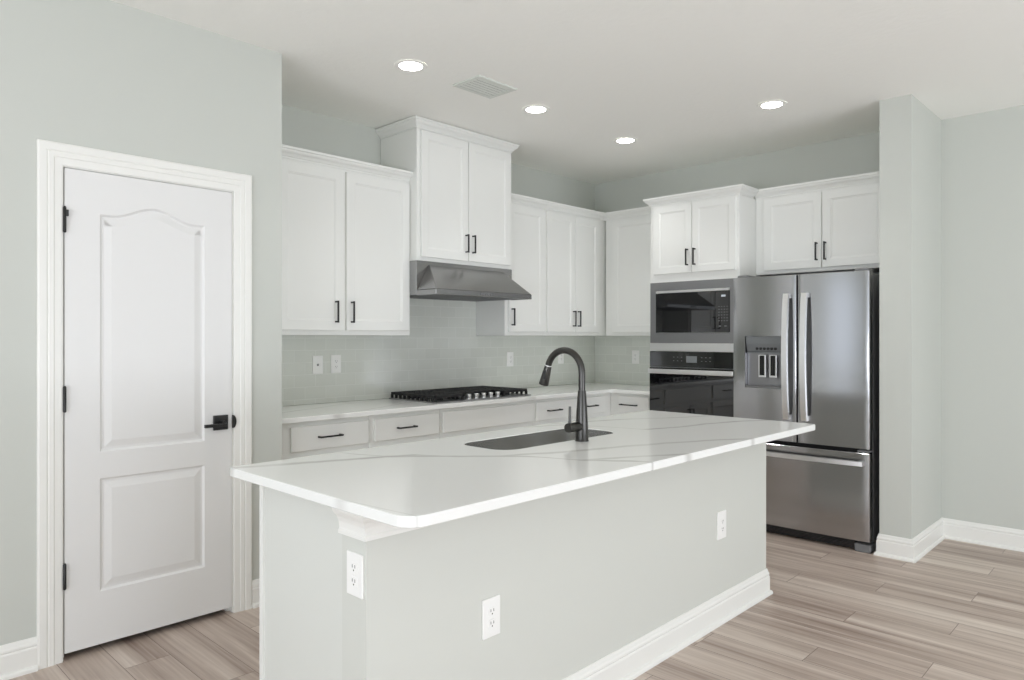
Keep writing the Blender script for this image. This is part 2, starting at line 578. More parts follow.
def inset_poly(pts, d):
    """Offset a counter-clockwise polygon inwards by d."""
    out = []
    n = len(pts)
    for i in range(n):
        a_, b_, c_ = Vector(pts[i - 1]), Vector(pts[i]), Vector(pts[(i + 1) % n])
        n1 = Vector((-(b_ - a_).y, (b_ - a_).x)).normalized()
        n2 = Vector((-(c_ - b_).y, (c_ - b_).x)).normalized()
        s = n1 + n2
        out.append(tuple(b_ + s / max(0.3, s.dot(n1)) * d))
    return out


def door_slab():
    w, th = DX1 - DX0, 0.035
    bm = bmesh.new()
    x0, x1 = 0.132, 0.580
    up = [(x0, 0.855), (x1, 0.855), (x1, 1.878)]
    K = 22
    for k in range(1, K):                       # arched head of the upper panel
        t = 1 - k / K
        s = abs(2 * t - 1)
        h = 0.052 * (0.5 + 0.5 * math.cos(PI * min(1, s / 0.80))) if s < 0.80 else 0
        up.append((x0 + (x1 - x0) * t, 1.878 + h))
    up.append((x0, 1.878))
    low = [(x0, 0.256), (x1, 0.256), (x1, 0.742), (x0, 0.742)]
    edges = []
    def ring(pts, y):
        vs = [bm.verts.new((p[0], y, p[1])) for p in pts]
        es = [bm.edges.new((vs[i], vs[(i + 1) % len(vs)])) for i in range(len(vs))]
        return vs, es
    ov, oe = ring([(0, DZ0), (w, DZ0), (w, DZ1), (0, DZ1)], 0)
    edges += oe
    holes = []
    for pts in (up, low):
        v, e = ring(pts, 0)
        edges += e
        holes.append((pts, v))
    bmesh.ops.triangle_fill(bm, use_beauty=True, use_dissolve=False, edges=edges)
    for pts, v in holes:
        prev = v
        for d, y in ((0.009, 0.0085), (0.019, 0.0085), (0.047, 0.001)):
            cur = [bm.verts.new((p[0], y, p[1])) for p in inset_poly(pts, d)]
            n = len(cur)
            for k in range(n):
                bm.faces.new([prev[k], prev[(k + 1) % n], cur[(k + 1) % n], cur[k]])
            prev = cur
        bm.faces.new(prev)
    bv = [bm.verts.new((p[0], th, p[1])) for p in [(0, DZ0), (w, DZ0), (w, DZ1), (0, DZ1)]]
    bm.faces.new(bv)
    for k in range(4):
        bm.faces.new([ov[k], ov[(k + 1) % 4], bv[(k + 1) % 4], bv[k]])
    bmesh.ops.recalc_face_normals(bm, faces=bm.faces)
    return bm


obj('door_slab', door_slab(), 'door', door)
# casing: a stepped profile mitred around the opening (path in x,z; local frame of the door)
CP = [(0.0, 0.0), (0.0, 0.009), (0.006, 0.011), (0.030, 0.012), (0.034, 0.015), (0.050, 0.0155), (0.054, 0.013), (0.060, 0.0165),
      (0.084, 0.0175), (0.091, 0.014), (0.091, 0.0)]


def casing():
    bm = bmesh.new()
    xi0, xi1, zi = -0.0075, DX1 - DX0 + 0.0075, DZ1 + 0.0075
    def pt(i, o, t):
        y = WY - DY - t
        return [(xi0 - o, y, 0), (xi0 - o, y, zi + o), (xi1 + o, y, zi + o), (xi1 + o, y, 0)][i]
    rings = [[bm.verts.new(pt(i, o, t)) for o, t in CP] for i in range(4)]
    n = len(CP)
    for A, B in zip(rings, rings[1:]):
        for k in range(n):
            bm.faces.new([A[k], A[(k + 1) % n], B[(k + 1) % n], B[k]])
    bm.faces.new(rings[0]); bm.faces.new(rings[-1])
    bmesh.ops.recalc_face_normals(bm, faces=bm.faces)
    return bm


obj('door_casing', casing(), 'trim', door)
bm = bmesh.new()                       # jamb lining of the opening with its stop
jx0, jx1, jz = -0.0035, DX1 - DX0 + 0.0035, DZ1 + 0.0035
for (a, b_, y0, y1, s) in ((OX0 - DX0, jx0, 0.004, 0.119, 0), (jx1, OX1 - DX0, 0.004, 0.119, 0), (jx0, jx0 + 0.012, 0.042, 0.075, 1), (jx1 - 0.012, jx1, 0.042, 0.075, 1)):
    bm_box(bm, a, b_, y0, y1, 0, OZ)
bm_box(bm, jx0, jx1, 0.004, 0.119, jz, OZ)
bm_box(bm, jx0 + 0.012, jx1 - 0.012, 0.042, 0.075, jz - 0.012, jz)
obj('door_jamb', bm, 'trim', door)
for z in (1.838, 1.090, 0.353):
    bm = bmesh.new()
    bm_lathe(bm, [(0.0035, -0.054), (0.0065, -0.050), (0.0065, 0.050), (0.0035, 0.056)], (-0.002, -0.0095, z), seg=12)
    if z > 1.5:
        bm_box(bm, 0.0, 0.012, -0.016, -0.006, z + 0.015, z + 0.042, 0.002)
    obj('hinge', bm, 'black', door, True)
hd = obj('door_handle', box(1.455 - DX0, 1.526 - DX0, -0.011, 0.0, 0.902, 0.973, bevel=0.002), 'black', door)
bm = bmesh.new()
bm_lathe(bm, [(0.011, -0.05), (0.011, -0.010)], (1.4905 - DX0, 0, 0.9375), 'y', 16)
bm_box(bm, 1.395 - DX0, 1.503 - DX0, -0.056, -0.044, 0.922, 0.938, 0.002)
obj('lever', bm, 'black', hd)
bm = bmesh.new()
pts = [(1.5505 - DX0, 0.906), *[(1.5505 - DX0 + 0.016 * math.sin(PI * k / 10), 0.9375 - 0.0315 * math.cos(PI * k / 10)) for k in range(1, 10)], (1.5505 - DX0, 0.969)]
bm_prism(bm, pts, 'y', -0.012, 0.002)
obj('strike_plate', bm, 'black', door)


# ------------------------------------------------------------------ cabinets
def bar_handle(cx, z0, z1, y, vertical=True, x1=None):
    """Slim square bar pull standing on two posts; y is the door face."""
    bm = bmesh.new()
    s, pr = 0.0048, 0.030
    if vertical:
        bm_box(bm, cx - s, cx + s, y - pr - s, y - pr + s, z0, z1, 0.001)
        for z in (z0 + 0.006, z1 - 0.006):
            bm_box(bm, cx - s, cx + s, y - pr + s, y, z - s, z + s)
    else:
        bm_box(bm, cx, x1, y - pr - s, y - pr + s, z0 - s, z0 + s, 0.001)
        for x in (cx + 0.006, x1 - 0.006):
            bm_box(bm, x - s, x + s, y - pr + s, y, z0 - s, z0 + s)
    return bm


def shaker(x0, x1, z0, z1, th=0.020, stile=0.056, rec=0.007):
    """Framed door front with a recessed flat panel; front face at y=-th, back at y=0."""
    bm = bmesh.new()
    def R(d, y):
        return [(x0 + d, y, z0 + d), (x1 - d, y, z0 + d), (x1 - d, y, z1 - d), (x0 + d, y, z1 - d)]
    rings = loft(bm, [R(0, 0), R(0, -th + 0.0025), R(0.0025, -th), R(stile, -th), R(stile + 0.004, -th + rec * 0.5), R(stile + 0.008, -th + rec * 0.5), R(stile + 0.011, -th + rec)])
    bm.faces.new(rings[-1]); bm.faces.new(rings[0][::-1])
    bmesh.ops.recalc_face_normals(bm, faces=bm.faces)
    return bm


CROWN = [(0, 0), (0.004, 0.0), (0.004, 0.010), (0.010, 0.013), (0.014, 0.020), (0.020, 0.027), (0.028, 0.032), (0.034, 0.040), (0.036, 0.047),
         (0.043, 0.050), (0.043, 0.064), (0, 0.064)]


def cabinet(name, label, cat, loc, rz, w, d, h, fronts, crown=None, group=None, toe=False, crown_z=None, extra=None, stile=0.056):
    """Local frame: x along the front, y=0 the face frame, +y to the wall, z up from loc."""
    t = thing(name, label, cat, loc, rz, group)
    bm = bmesh.new()
    if toe:
        bm_box(bm, 0, w, 0, d, 0.10, h, 0.0015)
        bm_box(bm, 0, w, 0.07, d, 0, 0.10)
    else:
        bm_box(bm, 0, w, 0, d, 0, h, 0.0015)
    obj('cabinet_body', bm, 'cabinet', t)
    for f in fronts:
        k, x0, x1, z0, z1 = f[:5]
        if k == 'door':
            p = obj('door', shaker(x0, x1, z0, z1, stile=stile), 'cabinet', t)
        else:
            p = obj('drawer' if k == 'drawer' else 'false_front', box(x0, x1, -0.020, 0, z0, z1, bevel=0.003, seg=2), 'cabinet', t)
        if len(f) > 5 and f[5]:
            hv = f[5]
            if hv[0] == 'v':
                obj('handle', bar_handle(hv[1], hv[2], hv[3], -0.020), 'black', p)
            else:
                obj('handle', bar_handle(hv[1], hv[3], None, -0.020, False, hv[2]), 'black', p)
    if crown:
        bm = bmesh.new()
        bm_sweep(bm, crown, [(o, z + (crown_z if crown_z is not None else h)) for o, z in CROWN], -1)
        obj('crown_molding', bm, 'cabinet', t)
    if extra:
        extra(t)
    return t


UZ, UT = 1.361, 2.392            # wall cabinets: bottom, underside of crown
UYF, UXF = 3.805, 5.155          # face frames of the two runs of wall cabinets
G = 0.002
GU, GB = 'white wall cabinets', 'white base cabinets under the back counter'
R9 = -PI / 2

cabinet('wall_cabinet', 'white double-door wall cabinet left of the range hood, beside the corner of the door wall', 'cabinet', (1.816, UYF, UZ), 0,
        1.152, RY1 - UYF - G, UT - UZ,
        [('door', 0.185, 0.631, 0.03, 1.016, ('v', 0.567, 0.077, 0.211)),
         ('door', 0.647, 1.138, 0.03, 1.016, ('v', 0.680, 0.077, 0.211))],
        crown=[(0, 0), (1.152, 0)], group=GU, stile=0.060)
HX0, HX1, HYF, HZ, HT = 2.962, 3.872, 3.722, 1.862, 2.744
cabinet('hood_cabinet', 'tall white double-door cabinet above the steel range hood, reaching the ceiling', 'cabinet', (HX0, HYF, HZ), 0,
        HX1 - HX0, RY1 - HYF - G, HT - HZ,
        [('door', 0.028, 0.450, 0.026, 0.874, ('v', 0.425, 0.083, 0.212)),
         ('door', 0.456, 0.884, 0.026, 0.874, ('v', 0.490, 0.083, 0.212))],
        crown=[(0, RY1 - HYF - G), (0, 0), (HX1 - HX0, 0), (HX1 - HX0, RY1 - HYF - G)], group=GU)
cabinet('wall_cabinet', 'narrow white single-door wall cabinet just right of the range hood', 'cabinet', (3.884, UYF, UZ), 0,
        0.462, RY1 - UYF - G, UT - UZ,
        [('door', 0.033, 0.448, 0.03, 1.016, ('v', 0.060, 0.077, 0.211))],
        crown=[(0, 0), (0.462, 0)], group=GU)
cabinet('wall_cabinet', 'white double-door wall cabinet in the far corner, over the faucet in view', 'cabinet', (4.348, UYF, UZ), 0,
        RX1 - 4.348 - G, RY1 - UYF - G, UT - UZ,
        [('door', 0.018, 0.378, 0.03, 1.016, ('v', 0.347, 0.077, 0.211)),
         ('door', 0.382, 0.720, 0.03, 1.016, ('v', 0.413, 0.077, 0.211))],
        crown=[(0, 0), (0.848, 0)], group=GU)
UTR = 2.380                        # underside of the crown around the appliances
TY0, TY1, TXF = 2.352, 3.102, 4.825   # oven tower: right and left side, face
cabinet('wall_cabinet', 'white single-door wall cabinet without visible handle, between the corner and the oven tower', 'cabinet', (UXF, 3.781, UZ), R9,
        3.781 - TY1 - G, RX1 - UXF - G, UT - UZ,
        [('door', 0.084, 0.648, 0.03, 1.016)],
        crown=[(-0.055, 0), (3.781 - TY1 - G, 0)], group=GU)

# oven tower: tall cabinet holding microwave and wall oven (local x runs from the corner side to the refrigerator)
TW = TY1 - TY0
cabinet('oven_tower_cabinet', 'tall white cabinet housing the built-in microwave and wall oven', 'cabinet', (TXF, TY1, 0), R9,
        TW, RX1 - TXF - G, UTR,
        [('door', 0.040, 0.372, 1.840, 2.370, ('v', 0.342, 1.893, 2.020)),
         ('door', 0.378, 0.727, 1.840, 2.370, ('v', 0.404, 1.893, 2.020)),
         ('drawer', 0.030, TW - 0.030, 0.13, 0.44, ('h', 0.29, 0.44, 0.29))],
        crown=[(0, 5.078 - TXF), (0, 0), (TW, 0), (TW, 5.046 - TXF)], group='white cabinets around the appliances', toe=True, stile=0.050)
FCX = 5.088
cabinet('fridge_cabinet', 'white double-door cabinet above the refrigerator', 'cabinet', (FCX, TY0 - G, 1.812), R9,
        TY0 - SY1 - 2 * G, RX1 - FCX - G, UTR - 1.812,
        [('door', 0.070, 0.484, 0.026, 0.556, ('v', 0.455, 0.075, 0.202)),
         ('door', 0.490, 0.906, 0.026, 0.556, ('v', 0.514, 0.075, 0.202))],
        crown=[(0, 0), (TY0 - SY1 - 2 * G, 0)], group='white cabinets around the appliances')

# base cabinets
BYF, BXF, BH = 3.533, 4.883, 0.884
BD = RY1 - BYF - G


def two_doors(w, a=0.03):
    c = w / 2
    return [('door', a, c - 0.003, 0.125, 0.690, ('v', c - 0.035, 0.52, 0.655)), ('door', c + 0.003, w - a, 0.125, 0.690, ('v', c + 0.035, 0.52, 0.655))]


cabinet('base_cabinet', 'white base cabinet with drawer at the left end of the back counter', 'cabinet', (1.816, BYF, 0), 0, 0.630, BD, BH,
        [('drawer', 0.122, 0.620, 0.722, 0.857, ('h', 0.281, 0.428, 0.793)), ('door', 0.124, 0.606, 0.125, 0.690, ('v', 0.575, 0.52, 0.655))], group=GB, toe=True)
cabinet('base_cabinet', 'white base cabinet with drawer just left of the cooktop cabinet', 'cabinet', (2.448, BYF, 0), 0, 0.554, BD, BH,
        [('drawer', 0.034, 0.532, 0.724, 0.858, ('h', 0.192, 0.332, 0.793)), ('door', 0.020, 0.536, 0.125, 0.690, ('v', 0.06, 0.52, 0.655))], group=GB, toe=True)
cabinet('base_cabinet', 'wide white base cabinet with blank front panel under the cooktop', 'cabinet', (3.004, BYF, 0), 0, 0.902, BD, BH,
        [('false', 0.014, 0.886, 0.724, 0.860)] + two_doors(0.902), group=GB, toe=True)
cabinet('base_cabinet', 'white base cabinet with drawer just right of the cooktop cabinet', 'cabinet', (3.908, BYF, 0), 0, 0.566, BD, BH,
        [('drawer', 0.022, 0.520, 0.724, 0.860, ('h', 0.134, 0.287, 0.793)), ('door', 0.022, 0.520, 0.125, 0.690, ('v', 0.06, 0.52, 0.655))], group=GB, toe=True)
cabinet('base_cabinet', 'white corner base cabinet whose short drawer shows right behind the faucet', 'cabinet', (4.476, BYF, 0), 0, RX1 - 4.476 - G, BD, BH,
        [('drawer', 0.014, 0.300, 0.724, 0.862, ('h', 0.045, 0.176, 0.793)), ('door', 0.014, 0.300, 0.125, 0.690, ('v', 0.045, 0.52, 0.655))], group=GB, toe=True)
cabinet('base_cabinet', 'small white base cabinet with drawer beside the oven tower', 'cabinet', (BXF, BYF - G, 0), R9, BYF - TY1 - 2 * G, RX1 - BXF - G, BH,
        [('drawer', 0.092, 0.384, 0.724, 0.862, ('h', 0.120, 0.282, 0.793)), ('door', 0.092, 0.384, 0.125, 0.690, ('v', 0.13, 0.52, 0.655))], group=GB, toe=True)


# ------------------------------------------------------------------ worktops
def rounded(pts_r, n=8):
    """Closed polygon with rounded corners; pts_r is a list of (x, y, radius)."""
    out = []
    m = len(pts_r)
    for i in range(m):
        p = Vector(pts_r[i][:2]); r = pts_r[i][2]
        if r <= 0:
            out.append(tuple(p)); continue
        a = (Vector(pts_r[i - 1][:2]) - p).normalized(); c = (Vector(pts_r[(i + 1) % m][:2]) - p).normalized()
        half = a.angle(c) / 2
        dist = r / math.tan(half)
        ctr = p + (a + c).normalized() * (r / math.sin(half))
        s, e = p + a * dist, p + c * dist
        a0 = math.atan2(*(s - ctr).yx); a1 = math.atan2(*(e - ctr).yx)
        da = (a1 - a0 + PI) % (2 * PI) - PI
        for k in range(n + 1):
            t = a0 + da * k / n
            out.append((ctr.x + r * math.cos(t), ctr.y + r * math.sin(t)))
    return out


def slab(outer, hole, z0, z1, e=0.003):
    """Stone slab with eased edges and an optional cut-out."""
    bm = bmesh.new()
    def ring(pts, z):
        return [bm.verts.new((p[0], p[1], z)) for p in pts]
    def edges(vs):
        return [bm.edges.get((vs[i], vs[(i + 1) % len(vs)])) or bm.edges.new((vs[i], vs[(i + 1) % len(vs)])) for i in range(len(vs))]
    def wall(levels):
        rs = [ring(p, z) for p, z in levels]
        n = len(rs[0])
        for A, B in zip(rs, rs[1:]):
            for k in range(n):
                bm.faces.new([A[k], A[(k + 1) % n], B[(k + 1) % n], B[k]])
        return rs[0], rs[-1]
    inn = inset_poly(outer, e)
    lo, hi = wall([(inn, z0), (outer, z0 + e), (outer, z1 - e), (inn, z1)])
    el, eh = edges(lo), edges(hi)
    if hole:
        big = inset_poly(hole, -e)
        l2, h2 = wall([(hole, z0), (hole, z1 - e), (big, z1)])
        el += edges(l2); eh += edges(h2)
    bmesh.ops.triangle_fill(bm, use_beauty=True, edges=el)
    bmesh.ops.triangle_fill(bm, use_beauty=True, edges=eh)
    bmesh.ops.recalc_face_normals(bm, faces=bm.faces)
    return bm


CTOP = 0.914
L_ = rounded([(1.816, 3.490, 0), (4.840, 3.490, 0.045), (4.840, TY1 + 0.002, 0), (RX1 - G, TY1 + 0.002, 0), (RX1 - G, RY1 - G, 0), (1.816, RY1 - G, 0)])
tag(obj('countertop', slab(L_, None, 0.885, CTOP), 'counter_quartz'),
    'white veined quartz countertop running under the cooktop and around the corner', 'countertop')

# tiled splashback on both walls
bm = bmesh.new()
TT = 0.009
bm_box(bm, 1.8145, 2.960, RY1 - TT, RY1 - 0.0005, CTOP + 0.001, UZ - 0.001)
bm_box(bm, 2.960, 3.882, RY1 - TT, RY1 - 0.0005, CTOP + 0.001, 1.860)
bm_box(bm, 3.882, RX1 - 0.0005, RY1 - TT, RY1 - 0.0005, CTOP + 0.001, UZ - 0.001)
bm_box(bm, RX1 - TT, RX1 - 0.0005, TY1 + 0.002, RY1 - TT, CTOP + 0.001, UZ - 0.001)
tag(obj('backsplash', bm, 'tile'), 'pale grey glossy subway tile backsplash behind the cooktop', 'backsplash', kind='structure')

# ------------------------------------------------------------------ island
IX0, IX1, IY0, IY1 = 1.110, 3.610, 1.612, 2.212     # painted knee wall face and the cabinet backs
KY = IY0 + 0.118
island = thing('kitchen_island', 'kitchen island base with painted front wall and white moulded base', 'island', (IX0, IY0, 0))
LX, LY = IX1 - IX0, IY1 - IY0
KD = KY - IY0
obj('knee_wall', box(0, LX, 0, KD, 0, 0.884), 'island_paint', island)
obj('end_panel', box(0.014, 0.040, KD, LY, 0, 0.884, bevel=0.001), 'panel_paint', island)
obj('end_panel', box(LX - 0.040, LX - 0.014, KD, LY, 0, 0.884, bevel=0.001), 'panel_paint', island)
bm = bmesh.new()
bm_box(bm, 0.006, LX - 0.006, LY - 0.001, LY + 0.020, 0.10, 0.884)
bm_box(bm, 0.040, LX - 0.040, LY - 0.075, LY - 0.060, 0, 0.10)
bm_box(bm, 0.040, LX - 0.040, KD, LY, 0.10, 0.118)
obj('cabinet_face', bm, 'cabinet', island)
nd = 5
for k in range(nd):
    a = 0.008 + (LX - 0.016) * k / nd
    c = 0.008 + (LX - 0.016) * (k + 1) / nd
    bm = shaker(a + 0.006, c - 0.006, 0.13, 0.86)
    bmesh.ops.scale(bm, vec=(1, -1, 1), verts=bm.verts)
    bmesh.ops.translate(bm, vec=(0, LY + 0.020, 0), verts=bm.verts)
    bmesh.ops.recalc_face_normals(bm, faces=bm.faces)
    p = obj('door', bm, 'cabinet', island)
    bm = bmesh.new()
    bm_box(bm, c - 0.05, c - 0.04, LY + 0.063, LY + 0.073, 0.66, 0.80, 0.001)
    for z in (0.666, 0.794):
        bm_box(bm, c - 0.05, c - 0.04, LY + 0.038, LY + 0.063, z - 0.005, z + 0.005)
    obj('handle', bm, 'black', p)
bm = bmesh.new()
bm_sweep(bm, [(LX, LY - 0.02), (LX, 0), (0, 0), (0, KD)], BASE, 1)
obj('base_molding', bm, 'trim', island)
ITRIM = [(0, 0.800), (0.013, 0.800), (0.013, 0.810), (0.009, 0.814), (0.012, 0.835), (0.018, 0.850), (0.028, 0.860), (0.032, 0.868), (0.036, 0.8835), (0, 0.8835)]
bm = bmesh.new()
bm_sweep(bm, [(LX, 0), (0, 0), (0, KD)], ITRIM, 1)
obj('cap_molding', bm, 'trim', island)

SKX0, SKX1, SKY0, SKY1 = 1.930, 2.690, 1.888, 2.172
hole = rounded([(SKX0, SKY0, 0.085), (SKX1, SKY0, 0.085), (SKX1, SKY1, 0.085), (SKX0, SKY1, 0.085)], 8)
ctr = rounded([(1.052, 1.352, 0.060), (3.614, 1.352, 0.025), (3.614, 2.330, 0.02), (1.052, 2.330, 0.02)], 8)
tag(obj('countertop', slab(ctr, hole, 0.884, CTOP), 'island_quartz'),
    'large white veined quartz countertop on the island, with the sink cut into it', 'countertop')

# undermount sink
sink = thing('sink', 'stainless steel undermount sink bowl set in the island countertop', 'sink', ((SKX0 + SKX1) / 2, (SKY0 + SKY1) / 2, 0.664))
cx, cy = (SKX0 + SKX1) / 2, (SKY0 + SKY1) / 2
h0 = [(p[0] - cx, p[1] - cy) for p in hole]
bm = bmesh.new()
lv = [(0.0006, 0.2462), (0.0022, 0.2462), (0.006, 0.05), (0.012, 0.03), (0.030, 0.012), (0.05, 0.008)]
rings = loft(bm, [[(x, y, z) for x, y in inset_poly(h0, d)] for d, z in lv])
bm.faces.new(rings[-1])
lv2 = [(0.0006, 0.2462), (0.0009, 0.2420), (0.002, 0.05), (0.02, 0.006), (0.05, 0.002)]
rings = loft(bm, [[(x, y, z) for x, y in inset_poly(h0, d)] for d, z in lv2])
bm.faces.new(rings[-1])
bmesh.ops.recalc_face_normals(bm, faces=bm.faces)
obj('basin', bm, 'sink_steel', sink, True)
bm = bmesh.new()
bm_lathe(bm, [(0.055, 0.0082), (0.052, 0.012), (0.040, 0.012), (0.036, 0.009), (0.012, 0.009), (0.010, 0.014)], (0, 0, 0), seg=28)
obj('drain', bm, 'bright_steel', sink, True)

# faucet
FX, FY = 2.348, 1.846
fau = thing('faucet', 'dark gunmetal pull-down gooseneck faucet standing on the island beside the sink', 'faucet', (FX, FY, CTOP))
bm = bmesh.new()
bm_lathe(bm, [(0.0290, 0.0), (0.0290, 0.004), (0.0275, 0.006), (0.0265, 0.05), (0.0235, 0.12), (0.0175, 0.205), (0.0165, 0.212)], seg=28)
obj('faucet_body', bm, 'gunmetal', fau, True)
bm = bmesh.new()
R_ = 0.0950
zc = 0.318 - 0.000
path = [(0, 0, 0.205), (0, 0, 0.25)] + [(0, R_ - R_ * math.cos(a), 0.284 + R_ * math.sin(a)) for a in [PI * 0.9 * k / 22 for k in range(0, 23)]]
ex = path[-1]
bm_tube(bm, path, 0.0145, 18)
obj('spout', bm, 'gunmetal', fau, True)
a = PI * 0.9
dv = Vector((0, math.sin(a), math.cos(a)))
p0 = Vector(ex)
bm = bmesh.new()
bm_tube(bm, [p0, p0 + dv * 0.004], 0.0160, 18)
obj('collar', bm, 'bright_steel', fau, True)
bm = bmesh.new()
hp = [(0.004, 0.0150), (0.010, 0.0160), (0.050, 0.0190), (0.086, 0.0220), (0.091, 0.0212), (0.093, 0.017)]
bm_tube(bm, [p0 + dv * t for t, r in hp], [r for t, r in hp], 18)
sh = obj('spray_head', bm, 'gunmetal', fau, True)
bm = bmesh.new()
c_ = p0 + dv * 0.045 + Vector((-0.0165, -0.006, 0))
bm_box(bm, c_.x - 0.006, c_.x + 0.003, c_.y - 0.007, c_.y + 0.007, c_.z - 0.02, c_.z + 0.02, 0.002)
obj('spray_button', bm, 'dark_plastic', sh)
bm = bmesh.new()
bm_lathe(bm, [(0.0195, -0.012), (0.0195, -0.064), (0.0200, -0.068), (0.0200, -0.090), (0.0185, -0.094)], (0, 0, 0.062), 'x', 24)
hl = obj('valve_handle', bm, 'gunmetal', fau, True)
bm = bmesh.new()
bm_tube(bm, [(-0.080, 0, 0.078), (-0.080, 0, 0.110), (-0.079, 0.0, 0.150)], [0.0062, 0.0056, 0.0052], 12)
obj('lever', bm, 'gunmetal', hl, True)


# ------------------------------------------------------------------ wall plates
def plate(name, label, loc, rz, kind, w=0.076, h=0.120):
    """Local frame: face towards -y, centre at loc."""
    t = thing(name, label, 'outlet' if name != 'wall_jack_plate' else 'wall plate', loc, rz, 'white wall plates')
    obj('cover_plate', box(-w / 2, w / 2, -0.0065, 0, -h / 2, h / 2, bevel=0.0025, seg=2), 'plastic', t)
    if kind == 'duplex':
        for dz in (0.0195, -0.0195):
            bm = bmesh.new()
            bm_prism(bm, rounded([(-0.017, dz - 0.014, 0.008), (0.017, dz - 0.014, 0.008), (0.017, dz + 0.014, 0.008), (-0.017, dz + 0.014, 0.008)], 4), 'y', -0.0085, -0.006)
            s = obj('socket', bm, 'plastic', t)
            bm = bmesh.new()
            for xx in (-0.0063, 0.0063):
                bm_box(bm, xx - 0.0011, xx + 0.0011, -0.0088, -0.0080, dz - 0.001, dz + 0.008)
            bm_lathe(bm, [(0.0024, -0.0088), (0.0024, -0.0080)], (0, 0, dz - 0.0075), 'y', 10)
            obj('slot', bm, 'slot', s)
        bm = bmesh.new()
        bm_lathe(bm, [(0.003, -0.0078), (0.003, -0.006)], (0, 0, 0), 'y', 10)
        obj('screw', bm, 'plastic', t)
    elif kind == 'decora':
        s = obj('socket', box(-0.0165, 0.0165, -0.0088, -0.006, -0.033, 0.033, bevel=0.001), 'plastic', t)
        bm = bmesh.new()
        for dz in (0.016, -0.020):
            for xx in (-0.0063, 0.0063):
                bm_box(bm, xx - 0.0011, xx + 0.0011, -0.0091, -0.0084, dz, dz + 0.008)
            bm_lathe(bm, [(0.0024, -0.0091), (0.0024, -0.0084)], (0, 0, dz - 0.006), 'y', 10)
        obj('slot', bm, 'slot', s)
    elif kind == 'jack':
        bm = bmesh.new()
        bm_lathe(bm, [(0.0075, -0.0065), (0.0075, -0.009), (0.0045, -0.010), (0.0045, -0.014), (0.003, -0.014)], (0, 0, 0), 'y', 16)
        obj('jack', bm, 'grey_plastic', t)
    elif kind == 'rocker':
        obj('rocker', box(-0.0165, 0.0165, -0.0095, -0.006, -0.033, 0.033, bevel=0.0015), 'plastic', t)
    return t


TYF = RY1 - TT
plate('wall_jack_plate', 'white wall plate with one central jack, leftmost on the backsplash', (2.4575, TYF, 1.168), 0, 'jack')
plate('wall_outlet', 'white outlet on the backsplash, second plate from left under the left wall cabinet', (2.594, TYF, 1.170), 0, 'decora')
plate('wall_outlet', 'white outlet on the tile just right of the cooktop, seen left of the faucet', (4.270, TYF, 1.163), 0, 'decora')
plate('wall_outlet', 'white outlet on the tile seen through the faucet arch', (4.932, TYF, 1.168), 0, 'decora')
plate('wall_outlet', 'white outlet on the tile of the side wall, left of the oven tower', (RX1 - TT, 3.655, 1.166), R9, 'decora')
plate('wall_outlet', 'white duplex outlet low on the island front, nearer the viewer', (1.581, IY0, 0.458), 0, 'duplex', 0.078, 0.125)
plate('wall_outlet', 'white outlet on the island front, near its right end', (3.115, IY0, 0.458), 0, 'decora', 0.085, 0.130)
plate('wall_outlet', 'white duplex outlet on the left end of the island, under the moulding', (IX0, 1.660, 0.697), R9, 'duplex', 0.076, 0.120)

# ------------------------------------------------------------------ range hood
HW = 0.914
hood = thing('range_hood', 'stainless steel under-cabinet range hood above the cooktop', 'range hood', (2.953, RY1 - TT - 0.001, 1.628))
hb = RY1 - TT - 0.001
yb, yp, yl = 0.0, 3.712 - hb, 3.508 - hb           # back, front plate, lip (local y)
ztop, zlip = 0.2325, 0.034
bm = bmesh.new()
bm_box(bm, 0, HW, yp, yb, 0.004, ztop, 0.001)
obj('hood_body', bm, 'steel_h', hood)
bm = bmesh.new()                                    # slanted canopy with inclined ends
ins = 0.105
zt = ztop - 0.024
V = [bm.verts.new(p) for p in ((ins, yp - 0.004, zt), (HW - ins, yp - 0.004, zt), (HW, yl, zlip), (0, yl, zlip), (0, yp - 0.001, zlip), (HW, yp - 0.001, zlip), (ins, yp - 0.0005, zt), (HW - ins, yp - 0.0005, zt))]
for f in ((0, 1, 2, 3), (0, 3, 4, 6), (1, 7, 5, 2), (0, 6, 7, 1), (4, 3, 2, 5), (4, 5, 7, 6)):
    bm.faces.new([V[i] for i in f])
bmesh.ops.recalc_face_normals(bm, faces=bm.faces)
bmesh.ops.bevel(bm, geom=list(bm.edges), offset=0.003, segments=2, affect='EDGES')
obj('canopy', bm, 'steel_h', hood)
bm = bmesh.new()
bm_box(bm, 0, HW, yl, yl + 0.012, 0, zlip, 0.002)
bm_box(bm, 0, 0.012, yl + 0.012, yp, 0, zlip, 0.002)
bm_box(bm, HW - 0.012, HW, yl + 0.012, yp, 0, zlip, 0.002)
obj('lip', bm, 'steel_h', hood)
bm = bmesh.new()
for k in range(2):
    x0 = 0.03 + k * 0.43
    bm_box(bm, x0, x0 + 0.42, yl + 0.03, -0.06, 0.002, 0.012)
    for j in range(9):
        bm_box(bm, x0 + 0.02 + j * 0.044, x0 + 0.035 + j * 0.044, yl + 0.05, -0.08, -0.001, 0.003)
obj('filter', bm, 'frame_steel', hood)
bm = bmesh.new()
for k in range(5):
    bm_lathe(bm, [(0.0075, yl - 0.003), (0.0075, yl + 0.001)], (0.40 + k * 0.024, 0, 0.017), 'y', 12)
obj('button', bm, 'grey_plastic', hood)

